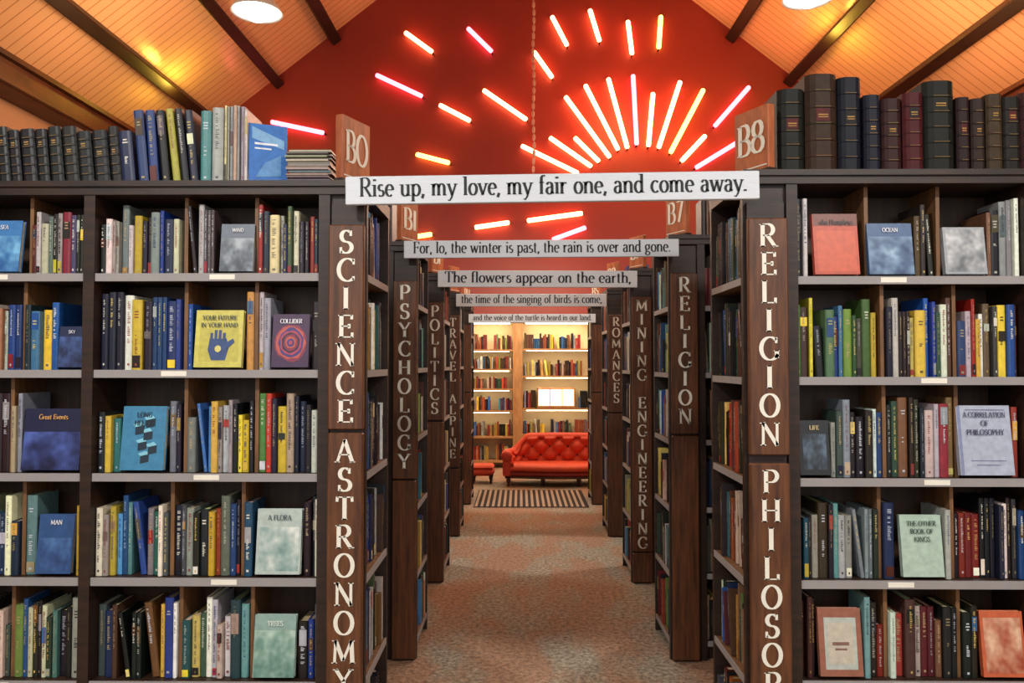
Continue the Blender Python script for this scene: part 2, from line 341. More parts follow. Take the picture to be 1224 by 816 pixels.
def faceout(mb,side,row,rc,col,lines,tc,art):
    D=DS[0]; Zs=ZL if side=='L' else ZR
    x0=PX(rc[0],D);x1=PX(rc[2],D);w=x1-x0;h=(rc[3]-rc[1])*D/F
    M=T(x0,D+.014,Zs[row]+.010)@R(-math.radians(7),'X')
    mb.box(0,0,0,w,.002,h,col,0,M); mb.box(0,.002,.002,w-.003,.016,h-.002,(200,192,170),0,M); mb.box(0,.016,0,w,.018,h,col,0,M); mb.box(-.002,0,0,0,.018,h,col,0,M)
    lay=[0]
    def q(a,b,c,d,cc):
        lay[0]-=.0003; e=lay[0]
        mb.add([(a*w,e,b*h),(c*w,e,b*h),(c*w,e,d*h),(a*w,e,d*h)],[(0,1,2,3)],cc,0,M)
    def poly(pts,cc):
        lay[0]-=.0003; e=lay[0]
        mb.add([(a*w,e,b*h) for a,b in pts],[tuple(range(len(pts)))],cc,0,M)
    if isinstance(art,tuple):
        _,ca,cb,m0,m1=art; NX,NZ=26,32; seed=rc[0]*.37; zlo=m0 if m0>0 else 0
        lay[0]-=.0003; e=lay[0]
        for i in range(NX):
            for j in range(NZ):
                a0=m0+(1-2*m0)*i/NX; a1=m0+(1-2*m0)*(i+1)/NX; b0=zlo+(m1-zlo)*j/NZ; b1=zlo+(m1-zlo)*(j+1)/NZ
                v=.5+.55*noise.noise(Vector((a0*3+seed,b0*3.5,seed)))+.3*noise.noise(Vector((a0*9+seed,b0*11,seed)))
                v+= .35*(b0/m1-.5)
                v=max(0,min(1,v))
                mb.add([(a0*w,e,b0*h),(a1*w,e,b0*h),(a1*w,e,b1*h),(a0*w,e,b1*h)],[(0,1,2,3)],tuple(p*(1-v)+q_*v for p,q_ in zip(ca,cb)),0,M)
    if art=='hand':
        q(.08,.1,.92,.68,(178,170,74)); poly([(.35,.12),(.65,.12),(.72,.35),(.66,.5),(.3,.5),(.27,.3)],(44,68,116))
        for i in range(4): q(.31+.09*i,.48,.37+.09*i,.6+.05*(1.5-abs(i-1.5)),(44,68,116))
        poly([(.66,.3),(.84,.44),(.8,.5),(.64,.42)],(44,68,116)); poly(arc(.49,.32,.07,.06,0,330,10),(200,190,110))
    if art=='disc':
        rr_=random.Random(3)
        for i in range(9):
            rad=.45-.05*i; c=[(120,36,60),(170,76,66),(56,44,110),(160,56,80),(30,22,56)][i%5]
            poly([(.5+rad*(1+.08*rr_.uniform(-1,1))*math.cos(t*math.pi/9),.46+rad*.78*(1+.08*rr_.uniform(-1,1))*math.sin(t*math.pi/9)) for t in range(18)],c)
    if art=='cubes':
        for a,b in [(.45,.1),(.62,.24),(.38,.3),(.5,.46),(.3,.55),(.55,.66)]:
            poly([(a,b),(a+.2,b+.03),(a+.2,b+.15),(a,b+.12)],(20,40,56)); poly([(a,b+.12),(a+.2,b+.15),(a+.13,b+.2),(a-.06,b+.16)],(120,184,204))
    if art=='panel': q(.06,.05,.94,.72,(190,84,56)); q(0,.8,1,1,(106,50,38))
    if art=='inner': q(.12,.1,.88,.86,(170,176,168)); q(.2,.18,.8,.78,(184,176,160)); q(.3,.45,.7,.5,(120,90,80)); q(.36,.38,.64,.41,(120,90,80))
    if art=='lines':
        q(0,0,.06,1,(120,128,160)); q(.2,.2,.86,.21,(90,96,130)); q(.3,.14,.76,.15,(90,96,130)); q(.15,.93,.9,.94,(90,96,130))
    z=.88
    for ln in lines:
        hh=min(.08,1.1*w*.8/(max(4,textw(ln)))/h)
        ww=min(.8*w,textw(ln)*hh*h)
        text(mb,ln,M@T((w-ww)/2,-.0045,(z-hh*.7)*h),ww,hh*h,tc,0,1.0); z-=hh*1.6

# ---------------------------------------------------------------- bookcases
def bookcase(k,side):
    D=DS[k]; r=random.Random(300+k*2+(side=='R'))
    Zs=ZL if side=='L' else ZR
    nb=3 if k==0 else 2
    cs=MB(); bk=MB(); s=-1 if side=='L' else 1
    X0=LX0 if side=='L' else RX0
    XE=X0+s*(nb*BAY+(nb-1)*UP)
    def xr(a,b): return (min(a,b),max(a,b))
    inn=LIN if side=='L' else RIN
    th=.022
    for i,z in enumerate(Zs):
        a,b=xr(X0,XE)
        if i==6:
            a,b=xr(inn,XE+s*UP)
            cs.box(a,D-.012,z-.045,b,D+DEP+.012,z,mat=0)
            cs.box(a-.004,D-.02,z-.02,b+.004,D-.012,z-.004,mat=0)
        else:
            cs.box(a,D+.004,z-th,b,D+DEP-.004,z,mat=0)
            cs.box(a,D-.002,z-th-.001,b,D+.004,z+.002,mat=1)
            cs.box(a,D+DEP-.004,z-th-.001,b,D+DEP+.002,z+.002,mat=1)
    a,b=xr(X0,XE)
    cs.box(a,D+.02,0,b,D+DEP-.02,Zs[0]-th,mat=0)
    cs.box(a,D+DEP/2-.006,Zs[0],b,D+DEP/2+.006,Zs[6]-.045,mat=2)
    ups=[X0]+[X0+s*((j+1)*BAY+j*UP) for j in range(nb)]
    for j,u in enumerate(ups):
        a,b=xr(u,u+s*UP) if j else xr(u,u-s*UP)
        cs.box(a,D-.008,0,b,D+DEP+.008,Zs[6]-.045,mat=0)
    out=LOUT if side=='L' else ROUT
    a,b=xr(inn,out)
    cs.box(a,D+.005,0,b,D+.03,Zs[6]-.045,mat=0)
    cs.box(a,D+DEP-.02,0,b,D+DEP,Zs[6]-.045,mat=0)
    for i,z in enumerate(Zs[:-1]):
        cs.box(a+(.004 if s>0 else 0),D+.03,z-th,b-(.004 if s<0 else 0),D+DEP-.02,z,mat=3)
        e=xr(inn,inn+s*.004); cs.box(e[0],D+.03,z-th,e[1],D+DEP-.02,z+.001,mat=1)
    for row in range(6):
        ztop=(Zs[row+1]-(.045 if row==5 else th))
        for j in range(nb):
            bx=xr(ups[0]+s*j*(BAY+UP),ups[0]+s*(j*(BAY+UP)+BAY))
            off=r.uniform(-.03,.03)
            d1=bx[0]+BAY*(.36)+off; d2=bx[0]+BAY*.68+off
            comps=[(bx[0],d1),(d1+.012,d2),(d2+.012,bx[1])]
            fo=[]
            if k==0:
                for f in FO:
                    if f[0]==side and f[1]==row: fo.append((PX(f[2][0],D)-.006,PX(f[2][2],D)+.006))
            for dd in (d1,d2):
                cs.box(dd,D+.04,Zs[row],dd+.012,D+DEP/2-.006,ztop,mat=3)
            pl=(ROWPAL_L if side=='L' else ROWPAL_R)[row] if k==0 else MIX
            for ca,cb in comps:
                if k==0:
                    sk=[(p-ca,q-ca) for p,q in fo]
                    fill(bk,T(ca,D+.02,Zs[row]),cb-ca,min(.25,ztop-Zs[row]-.025),pl,r,True,skips=sk,lean=.07)
                else:
                    fill(bk,T(ca,D+.02,Zs[row]),cb-ca,min(.25,ztop-Zs[row]-.03),pl,r,False,lean=.05)
        Lr=DEP-.05
        B=T(inn-s*(-.006),D+.03,Zs[row])@R(math.pi/2,'Z') if side=='L' else T(inn+.006,D+DEP-.02,Zs[row])@R(-math.pi/2,'Z')
        fill(bk,B,Lr,min(.25,ztop-Zs[row]-.02),MIX,r,k<2,dmax=.1,lean=.1)
    if k==0:
        for f in FO:
            if f[0]==side: faceout(bk,*f)
        for row in range(6):
            for j in range(nb):
                x=X0+s*(j*(BAY+UP)+BAY*r.uniform(.35,.65))
                cs.box(x-.04,D-.0035,Zs[row]-.018,x+.04,D-.002,Zs[row]-.002,mat=4)
    if k>0:
        tp=Zs[6]; L=abs(XE-X0)+.02; xa=min(X0,XE)
        dk=pal('dark:5 brown:4 red:3 blue:1 green:1')
        fill(bk,T(xa,D+.05,tp),L,.23,dk,r,False,lean=.04)
    cs.build('bookcase',[M_CASE,M_EDGE,M_BACK,M_DIV,M_WHITE])
    bk.build('shelved_books',[M_BOOK])
for k in range(5):
    for sd in 'LR': bookcase(k,sd)

# ---------------------------------------------------------------- category pillars
def sign_post(k,side,words):
    D=DS[k]; mb=MB()
    x0,x1=(LOUT,LIN) if side=='L' else (RIN+.005,ROUT-.005)
    if side=='L': x0+=.003
    w=x1-x0
    top=1.88
    yb=D-.012
    mb.box(x0+.004,yb,0.0,x1-.004,D+.004,top,mat=2)
    step=.0875; cap=.07
    for (word,z1,z0) in words:
        mb.bbox(x0,yb-.024,z0,x1,yb-.0005,z1,.004,mat=0)
        z=z1-.02-cap
        for ch in word:
            if ch!=' ':
                gw=G[ch][0]*cap
                sc=min(1.12,(w*.68)/gw)
                glyph(mb,ch,T(x0+(w-gw*sc)/2,yb-.0255,z),cap,(230,228,220),1,1.0,sc)
            z-=step
    mb.build('category_sign',[M_SIGN,M_WHITE,M_CASE])
sign_post(0,'L',[('SCIENCE',1.81,1.172),('ASTRONOMY',1.162,.3)])
sign_post(0,'R',[('RELIGION',1.828,1.095),('PHILOSOPHY',1.07,.15)])
sign_post(1,'L',[('PSYCHOLOGY',1.765,.84),('',.832,.01)])
sign_post(1,'R',[('RELIGION',1.80,1.05),('',1.042,.01)])
sign_post(2,'L',[('POLITICS',1.765,1.02),('',1.01,.01)])
sign_post(2,'R',[('MINING ENGINEERING',1.80,.2),('',.192,.01)])
sign_post(3,'L',[('TRAVEL ALPINE',1.765,.55),('',.54,.01)])
sign_post(3,'R',[('ROMANCES',1.77,.99),('',.98,.01)])
sign_post(4,'L',[('',1.76,1.1),('',1.09,.01)])
sign_post(4,'R',[('',1.76,1.1),('',1.09,.01)])

def marker(k,side,label):
    D=DS[k]; mb=MB()
    z=(ZL if side=='L' else ZR)[6]+.001
    h=.215; w=.15 
    cx=(LIN-.06) if side=='L' else (RIN+.06)
    a=math.radians(66) if side=='L' else math.radians(-62)
    M=T(cx,D+.075,z)@R(a,'Z')
    mb.bbox(-w/2,-.014,0,w/2,.014,h,.003,mat=0,M=M)
    mb.box(-w/2-.004,-.018,0,w/2+.004,.018,.01,mat=2,M=M)
    mb.box(-w/2+.008,-.0152,.02,w/2-.008,-.0142,.024,mat=1,M=M)
    text(mb,label,M@T(-w*.40,-.0155,h*.32),w*.80,.1,(230,225,210),1,1.1)
    mb.build('bay_marker_sign',[M_TERRA,M_WHITE,M_CASE])
labs=[('BO','B8'),('BI','B7'),('BF','BP'),('BG','BR'),('BH','BS')]
for k in range(5):
    marker(k,'L',labs[k][0]); marker(k,'R',labs[k][1])

# ---------------------------------------------------------------- verse banners
lines=["Rise up, my love, my fair one, and come away.","For, lo, the winter is past, the rain is over and gone.","The flowers appear on the earth,","the time of the singing of birds is come,","and the voice of the turtle is heard in our land."]
rects=[(411,909,206,240,-.7),(482,812,286,307,-.3),(523,762,323,343,.2),(545,725,351,366,0),(560,712,375,385.5,0)]
for k,(t,rc) in enumerate(zip(lines,rects)):
    D=DS[k]-.075
    x0,x1=PX(rc[0],D),PX(rc[1],D); z0,z1=PZ(rc[3],D),PZ(rc[2],D)
    w=x1-x0; h=z1-z0; mb=MB()
    M=T((x0+x1)/2,D,(z0+z1)/2)@R(math.radians(rc[4]),'Y')
    mb.bbox(-w/2,0,-h/2,w/2,.018,h/2,.002,mat=0,M=M)
    for sx in (-w/2+.05,w/2-.05):
        mb.box(sx-.012,.018,-h/2+.01,sx+.012,.036,h/2-.01,mat=2,M=M)
    text(mb,t,M@T(-w*.466,-.0012,-h*.22),w*.936,h*.66,(20,20,26),1,.92)
    mb.build('verse_banner',[M_BANNER,M_BLACK,M_CASE])

# ---------------------------------------------------------------- books on top of the front cases
D=DS[0]
mb=MB(); r=random.Random(7)
def topbook(px0,px1,py0,col,lean=0,d=.16,leather=True,zb=None,dy=0.0):
    x0,x1=PX(px0,D),PX(px1,D); h=PZ(py0,D)-zb
    w=x1-x0
    M=T(x0,D+.03+dy,zb+.0015)
    if lean: M=T(x0+ (h*math.sin(lean) if lean>0 else 0),D+.03+dy,zb+.0015)@R(-lean,'Y')
    book(mb,M,w-.001,h,d,col,r,True,leather)
zb=ZR[6]
for a,b,y,c in [(937,970,100,(18,20,14)),(971,1010,82,(48,30,18)),(1011,1040,85,(13,16,28)),(1041,1061,108,(16,19,34)),(1063,1088,112,(44,17,16)),(1089,1114,105,(66,12,18)),(1115,1154,90,(18,20,14)),(1155,1171,110,(34,17,18)),(1172,1189,112,(38,24,18)),(1190,1210,107,(56,42,24)),(1211,1232,110,(24,20,16)),(1233,1262,104,(48,18,18)),(1263,1290,98,(18,18,24)),(1291,1330,108,(50,36,24)),(1331,1360,100,(22,26,20)),(1361,1400,106,(44,18,16))]:
    topbook(a,b,y,c,zb=zb,dy=r.uniform(0,.012))
mb.build('antique_books',[M_LEATHER])
mb=MB(); zb=ZL[6]
x=-330
while x<118:
    w=r.randint(13,20)
    topbook(x,x+w,r.randint(144,150),shade((22,23,27),r,4),zb=zb,leather=True,lean=.1)
    x+=w+1.2
for a,b,y,c,l in [(128,144,150,(28,38,70),.1),(146,158,124,(32,54,100),.1),(161,172,124,(36,60,116),.08),(174,184,124,(18,22,26),.1),(186,195,122,(160,156,64),.12),(197,206,122,(20,24,34),.12),(209,219,124,(22,30,52),.1)]:
    topbook(a,b,y,c,zb=zb,leather=False,lean=l)
for a,b,y,c in [(230,243,125,(66,124,124)),(244,258,121,(150,154,150))]:
    topbook(a,b,y,c,zb=zb,leather=False)
x=259
while x<285:
    w=r.randint(3,5); topbook(x,x+w,r.randint(118,124),shade((170,166,150),r,22),zb=zb,leather=False,dy=r.uniform(0,.01)); x+=w+.3
M=T(PX(290,D),D+.03,zb+.002)@R(math.radians(24),'Z')@R(-math.radians(5),'X')
mb.box(0,0,.001,.12,.012,.2,(50,108,180),0,M); mb.box(.003,.0121,.004,.118,.016,.197,(205,205,195),0,M)
mb.add([(.01,-.001,.15),(.11,-.001,.12),(.11,-.001,.15),(.01,-.001,.19)],[(0,1,2,3)],(120,165,205),0,M)
mb.add([(.02,-.001,.02),(.1,-.001,.03),(.1,-.001,.1),(.05,-.001,.07)],[(0,1,2,3)],(90,140,190),0,M)
mb.box(.018,-.0012,.13,.09,-.0008,.137,(215,220,228),0,M); mb.box(.018,-.0012,.115,.07,-.0008,.12,(215,220,228),0,M)
mb.build('reference_books',[M_BOOK])
mb=MB(); z=zb+.001
for i in range(17):
    t=r.uniform(.004,.009); o=r.uniform(-.008,.008)
    mb.box(PX(336,D)+o,D+.04+o,z,PX(388,D)+o,D+.24,z+t-.0006,shade(r.choice([(150,144,130),(130,110,90),(100,100,106),(164,158,148),(90,70,54)]),r,14),0)
    z+=t
mb.build('magazine_stack',[M_BOOK])

# ---------------------------------------------------------------- room shell
WD=11.0
EX=-5.1; ER=5.46; EZ=4.3; AX=.18; AZ=8.43; Y0=-3.0
def wallmat():
    m,nt,b=newmat('red_painted_wall')
    n=nt.nodes.new('ShaderNodeTexNoise'); n.inputs['Scale'].default_value=.8; n.inputs['Detail'].default_value=5
    tc=nt.nodes.new('ShaderNodeTexCoord'); nt.links.new(tc.outputs['Object'],n.inputs['Vector'])
    rp=nt.nodes.new('ShaderNodeValToRGB'); rp.color_ramp.elements[0].color=lin((114,36,30)); rp.color_ramp.elements[1].color=lin((150,48,34))
    nt.links.new(n.outputs['Fac'],rp.inputs[0]); nt.links.new(rp.outputs[0],b.inputs['Base Color'])
    b.inputs['Roughness'].default_value=.5
    return m
M_RED=wallmat()
mb=MB()
vs=[(EX,WD,0),(ER,WD,0),(ER,WD,EZ),(AX,WD,AZ),(EX,WD,EZ)]
vs2=[(x,y+.15,z) for x,y,z in vs]
mb.add(vs+vs2,[(0,1,2,3,4),(9,8,7,6,5),(0,5,6,1),(1,6,7,2),(2,7,8,3),(3,8,9,4),(4,9,5,0)])
mb.build('wall_back',[M_RED])
M_SIDE=plain('side_wall_plaster',(170,140,115),.8)
mb=MB(); mb.box(EX-.15,Y0,0,EX,WD+.15,EZ); mb.build('wall_left',[M_SIDE])
mb=MB(); mb.box(ER,Y0,0,ER+.15,WD+.15,EZ); mb.build('wall_right',[M_SIDE])
def floormat():
    m,nt,b=newmat('worn_carpet')
    tc=nt.nodes.new('ShaderNodeTexCoord')
    n1=nt.nodes.new('ShaderNodeTexNoise'); n1.inputs['Scale'].default_value=42; n1.inputs['Detail'].default_value=8; n1.inputs['Roughness'].default_value=.8
    n2=nt.nodes.new('ShaderNodeTexNoise'); n2.inputs['Scale'].default_value=2.2; n2.inputs['Detail'].default_value=6
    mp=nt.nodes.new('ShaderNodeMapping'); mp.inputs['Scale'].default_value=(1.6,.7,1)
    nt.links.new(tc.outputs['Object'],n1.inputs['Vector']); nt.links.new(tc.outputs['Object'],mp.inputs[0]); nt.links.new(mp.outputs[0],n2.inputs['Vector'])
    r1=nt.nodes.new('ShaderNodeValToRGB'); r1.color_ramp.elements[0].position=.38; r1.color_ramp.elements[1].position=.62
    r1.color_ramp.elements[0].color=lin((96,72,56)); r1.color_ramp.elements[1].color=lin((184,150,122))
    r2=nt.nodes.new('ShaderNodeValToRGB'); r2.color_ramp.elements[0].position=.38; r2.color_ramp.elements[1].position=.64
    r2.color_ramp.elements[0].color=lin((66,64,56)); r2.color_ramp.elements[1].color=lin((190,184,164))
    nt.links.new(n1.outputs['Fac'],r1.inputs[0]); nt.links.new(n1.outputs['Fac'],r2.inputs[0])
    mx=nt.nodes.new('ShaderNodeMix'); mx.data_type='RGBA'
    mr=nt.nodes.new('ShaderNodeMapRange'); mr.inputs['From Min'].default_value=.46; mr.inputs['From Max'].default_value=.58
    nt.links.new(n2.outputs['Fac'],mr.inputs['Value']); nt.links.new(mr.outputs[0],mx.inputs['Factor'])
    nt.links.new(r1.outputs[0],mx.inputs['A']); nt.links.new(r2.outputs[0],mx.inputs['B'])
    nt.links.new(mx.outputs['Result'],b.inputs['Base Color']); b.inputs['Roughness'].default_value=.65
    bp=nt.nodes.new('ShaderNodeBump'); bp.inputs['Strength'].default_value=.5; bp.inputs['Distance'].default_value=.005
    nt.links.new(n1.outputs['Fac'],bp.inputs['Height']); nt.links.new(bp.outputs[0],b.inputs['Normal'])
    return m
mb=MB(); mb.box(EX-.15,Y0,-.1,ER+.15,WD+.15,-.0005); mb.build('floor',[floormat()])
def ceilmat():
    m,nt,b=newmat('painted_ceiling_boards')
    tc=nt.nodes.new('ShaderNodeTexCoord'); sx=nt.nodes.new('ShaderNodeSeparateXYZ'); nt.links.new(tc.outputs['Object'],sx.inputs[0])
    mu=nt.nodes.new('ShaderNodeMath'); mu.operation='MULTIPLY'; mu.inputs[1].default_value=1/.13; nt.links.new(sx.outputs['Y'],mu.inputs[0])
    fr=nt.nodes.new('ShaderNodeMath'); fr.operation='FRACT'; nt.links.new(mu.outputs[0],fr.inputs[0])
    lt=nt.nodes.new('ShaderNodeMath'); lt.operation='LESS_THAN'; lt.inputs[1].default_value=.09; nt.links.new(fr.outputs[0],lt.inputs[0])
    mx=nt.nodes.new('ShaderNodeMix'); mx.data_type='RGBA'
    mx.inputs['A'].default_value=lin((216,184,148)); mx.inputs['B'].default_value=lin((162,126,94))
    nt.links.new(lt.outputs[0],mx.inputs['Factor']); nt.links.new(mx.outputs['Result'],b.inputs['Base Color'])
    b.inputs['Roughness'].default_value=.25
    return m
mb=MB()
for (xa,xb) in ((EX,AX),(ER,AX)):
    vs=[(xa,Y0,EZ),(xb,Y0,AZ),(xb,WD+.15,AZ),(xa,WD+.15,EZ)]
    vs+=[(x,y,z+.1) for x,y,z in vs]
    mb.add(vs,[(0,1,2,3),(7,6,5,4),(0,4,5,1),(1,5,6,2),(2,6,7,3),(3,7,4,0)])
mb.build('ceiling',[ceilmat()])
M_BEAM=wood('dark_roof_timber',(16,9,6),(36,21,14),(6,3,6))
ang=math.atan2(AZ-EZ,AX-EX); n=0
for side in (0,1):
    for x,sz in ((-4.39,.14),(-3.56,.14),(-2.74,.15),(-1.6,.14)):
        z=AZ-.782*(AX-x)
        xx=x if side==0 else 2*AX-x
        a=-ang if side==0 else ang
        mb=MB(); M=T(xx,0,z)@R(a,'Y')
        mb.bbox(-sz/2,Y0,-.16,sz/2,WD-.01,-.0,.012,M=M)
        n+=1; mb.build('trim_%d'%n,[M_BEAM])
mb=MB(); mb.bbox(AX-.08,Y0,AZ-.36,AX+.08,WD-.01,AZ-.12,.012); n+=1; mb.build('trim_%d'%n,[M_BEAM])
M_PLATE=wood('wall_plate_wood',(48,24,15),(90,50,30),(6,3,6))
for x0,x1 in ((EX+.002,EX+.3),(ER-.3,ER-.002)):
    mb=MB(); mb.bbox(x0,Y0,EZ-.32,x1,WD-.01,EZ-.02,.015)
    xm=x1 if x0<0 else x0; s=1 if x0<0 else -1
    mb.box(min(xm,xm+s*.06),Y0,EZ-.08,max(xm,xm+s*.06),WD-.01,EZ-.03)
    mb.box(min(xm,xm+s*.04),Y0,EZ-.31,max(xm,xm+s*.04),WD-.01,EZ-.27)
    n+=1; mb.build('trim_%d'%n,[M_PLATE])

# ---------------------------------------------------------------- neon sunburst
NE=[(482,33,516,58,'o'),(558,28,588,58,'p'),(447,85,504,112,'p'),(524,122,562,142,'o'),(577,104,630,141,'o'),(496,182,537,193,'y'),(320,142,385,156,'p'),
(638,57,661,90,'o'),(660,14,679,51,'o'),(706,6,718,46,'o'),(752,20,757,62,'o'),(792,14,789,55,'y'),
(676,112,730,187,'o'),(700,98,740,178,'o'),(728,90,751,176,'o'),(758,86,762,172,'p'),(782,108,776,174,'o'),(815,94,788,176,'o'),(843,104,802,182,'y'),
(657,162,708,198,'o'),(623,172,692,206,'o'),(687,162,717,192,'o'),(845,160,815,192,'o'),(898,101,855,150,'p'),(886,167,832,200,'p'),
(567,271,609,265,'o'),(630,263,697,254,'o'),(660,286,701,271,'p'),(496,282,516,279,'y')]
MN={'o':emit('neon_orange',(1,.33,.13),12),'p':emit('neon_pink',(1,.10,.14),9),'y':emit('neon_yellow',(1,.46,.08),9)}
mb=MB(); mi={'o':0,'p':1,'y':2}
wy=WD-.08
for a,b,c,d,t in NE:
    p0=(PX(a,wy),wy,PZ(b,wy)); p1=(PX(c,wy),wy,PZ(d,wy))
    mb.tube(p0,p1,.033,mat=mi[t])
    for p in (p0,p1): mb.tube((p[0],wy,p[2]),(p[0],WD-.001,p[2]),.012,mat=3)
mb.build('neon_sunburst',[MN['o'],MN['p'],MN['y'],M_BEAM])

# ---------------------------------------------------------------- pendants
M_ENAM=plain('white_enamel',(235,235,230),.3)
M_BULB=emit('lamp_glow',(1,.95,.86),9)
M_CORD=plain('lamp_cord',(40,30,28),.6)
def pendant(x,y,z,power,rad=.19,col=(1,.93,.82)):
    rz=AZ-.782*abs(x-AX)
    mb=MB(); M=T(x,y,z)
    mb.lathe([(.03,.2),(.05,.19),(.07,.14),(.13,.11),(rad,.02),(rad+.012,0),(rad+.008,-.004),(rad-.008,.015),(.12,.095),(.03,.13)],(230,230,230),0,M,32)
    mb.lathe([(.001,-.07),(.05,-.06),(.085,-.02),(.085,.03),(.05,.08),(.025,.11)],(255,255,255),1,M,20)
    mb.lathe([(.03,.2),(.03,.27),(.008,.29),(.008,rz-z-.01)],(40,30,30),2,M,10)
    mb.build('pendant_lamp',[M_ENAM,M_BULB,M_CORD])
    L=bpy.data.lights.new('pendant_light','AREA'); L.shape='DISK'; L.size=.34; L.energy=power; L.color=col
    o=bpy.data.objects.new('pendant_light',L); o.location=(x,y,z-.1); scene.collection.objects.link(o)
pendant(PX(302,6),6,PZ(8,6),70)
pendant(PX(970,6),6,PZ(-6,6),70)
pendant(-1.5,.3,3.4,100,col=(1,.94,.87)); pendant(1.9,.3,3.4,100,col=(1,.94,.87))  # extra pendants added out of view to light the front cases
mb=MB()
cy=8.2; cx=PX(638,cy); z=PZ(205,cy)
while z<AZ-.45:
    mb.lathe([(.006,0),(.016,.02),(.016,.06),(.006,.08)],(210,150,130),0,T(cx+.006*math.sin(z*9),cy,z),8); z+=.085
mb.lathe([(.005,0),(.005,AZ-.4-PZ(205,cy))],(150,90,80),0,T(cx,cy,PZ(205,cy)),6)
mb.build('hanging_chain',[M_BOOK])

# ---------------------------------------------------------------- far end
BD=10.2
M_PALE=wood('honey_wood',(150,104,60),(196,146,92),(30,30,5))
M_CREAM=plain('cream_back_panel',(240,222,178),.7)
M_STRIP=emit('shelf_strip_light',(1,.82,.55),16)
mb=MB(); bk=MB(); r=random.Random(31)
bays=[(-2.0,-.80),(-.72,-.10),(.03,1.00),(1.08,2.3)]
zs={0:[.1,.45,.8,1.15,1.5],1:[.1,.42,.76,1.05,1.31,1.57],2:[.1,.45,.79,1.22,1.58],3:[.1,.45,.8,1.15,1.5]}
TOPZ=1.93
for i,(a,b) in enumerate(bays):
    mb.box(a,BD+.27,0,b,BD+.29,TOPZ,mat=1)
    for z in zs[i]:
        mb.box(a,BD+.01,z-.025,b,BD+.27,z,mat=0)
        if z>.7: mb.box(a+.05,BD+.03,z-.032,b-.05,BD+.05,z-.0255,mat=2)
    mb.box(a+.04,BD+.02,TOPZ-.02,b-.04,BD+.08,TOPZ-.001,mat=2)
    for j,z in enumerate(zs[i]):
        zt=(zs[i]+[TOPZ])[j+1]
        if i==2 and j==2: 
            fill(bk,T(.05,BD+.06,z),.16,.24,MIX,r,False,hmin=.13); fill(bk,T(.78,BD+.06,z),.18,.24,MIX,r,False,hmin=.13); continue
        x=a+.02
        while x<b-.12:
            L=min(r.uniform(.2,.42),b-x-.02)
            fill(bk,T(x,BD+.06,z),L,min(.21,zt-z-.09),pal('white:2 red:4 brown:5 blue:1 green:1 yellow:2 dark:3 orange:2'),r,False,hmin=.13,wmin=.016)
            x+=L+r.uniform(.01,.12)
for a,b in ((-2.08,-2.0),(-.80,-.72),(-.10,.03),(1.0,1.08),(2.3,2.38)):
    mb.box(a,BD-.01,0,b,BD+.3,TOPZ,mat=0)
mb.box(-2.1,BD-.03,TOPZ,2.4,BD+.32,TOPZ+.06,mat=0)
mb.build('wall_bookcase',[M_PALE,M_CREAM,M_STRIP])
bk.build('shelved_books',[M_BOOK])
mb=MB()
a,b=PX(642,BD),PX(688,BD); z0=.792; z1=PZ(463,BD)
mb.bbox(a,BD+.05,z0,b,BD+.2,z1,.01,mat=0)
for i in range(3):
    w3=(b-a-.03)/3
    mb.box(a+.02+i*w3,BD+.045,z0+.03,a+.008+(i+1)*w3,BD+.0505,z1-.025,mat=1)
mb.build('light_box',[M_PALE,emit('light_box_glow',(1,.82,.5),1.7)])
def area(name,loc,rot,sx,sy,e,col):
    L=bpy.data.lights.new(name,'AREA'); L.shape='RECTANGLE'; L.size=sx; L.size_y=sy; L.energy=e; L.color=col
    o=bpy.data.objects.new(name,L); o.location=loc; o.rotation_euler=rot; scene.collection.objects.link(o); return o
def point(name,loc,e,col,rad=.15):
    L=bpy.data.lights.new(name,'POINT'); L.energy=e; L.color=col; L.shadow_soft_size=rad
    o=bpy.data.objects.new(name,L); o.location=loc; scene.collection.objects.link(o); return o
area('shelf_fill_light',(.2,9.3,2.6),(math.radians(35),0,0),1.6,.3,40,(1,.84,.6))  # added fill to brighten the far shelves, no fixture of its own
mb=MB(); ya,yb=7.42,8.42; xa,xb=-.45,.66; N=40
mb.box(xa,ya,0.0005,xb,yb,.008,(30,24,22))
for i in range(N):
    if i%2==0:
        x=xa+.01+(xb-xa-.02)*i/N; mb.box(x,ya+.02,.008,x+(xb-xa)/N*.9,yb-.02,.0095,(170,152,130))
for i in range(60):
    x=xa+(xb-xa)*i/60; mb.box(x+.004,ya-.03,.001,x+.012,ya,.004,(150,135,115))
mb.build('striped_rug',[attr_mat('rug_wool',.9,.3,200)])

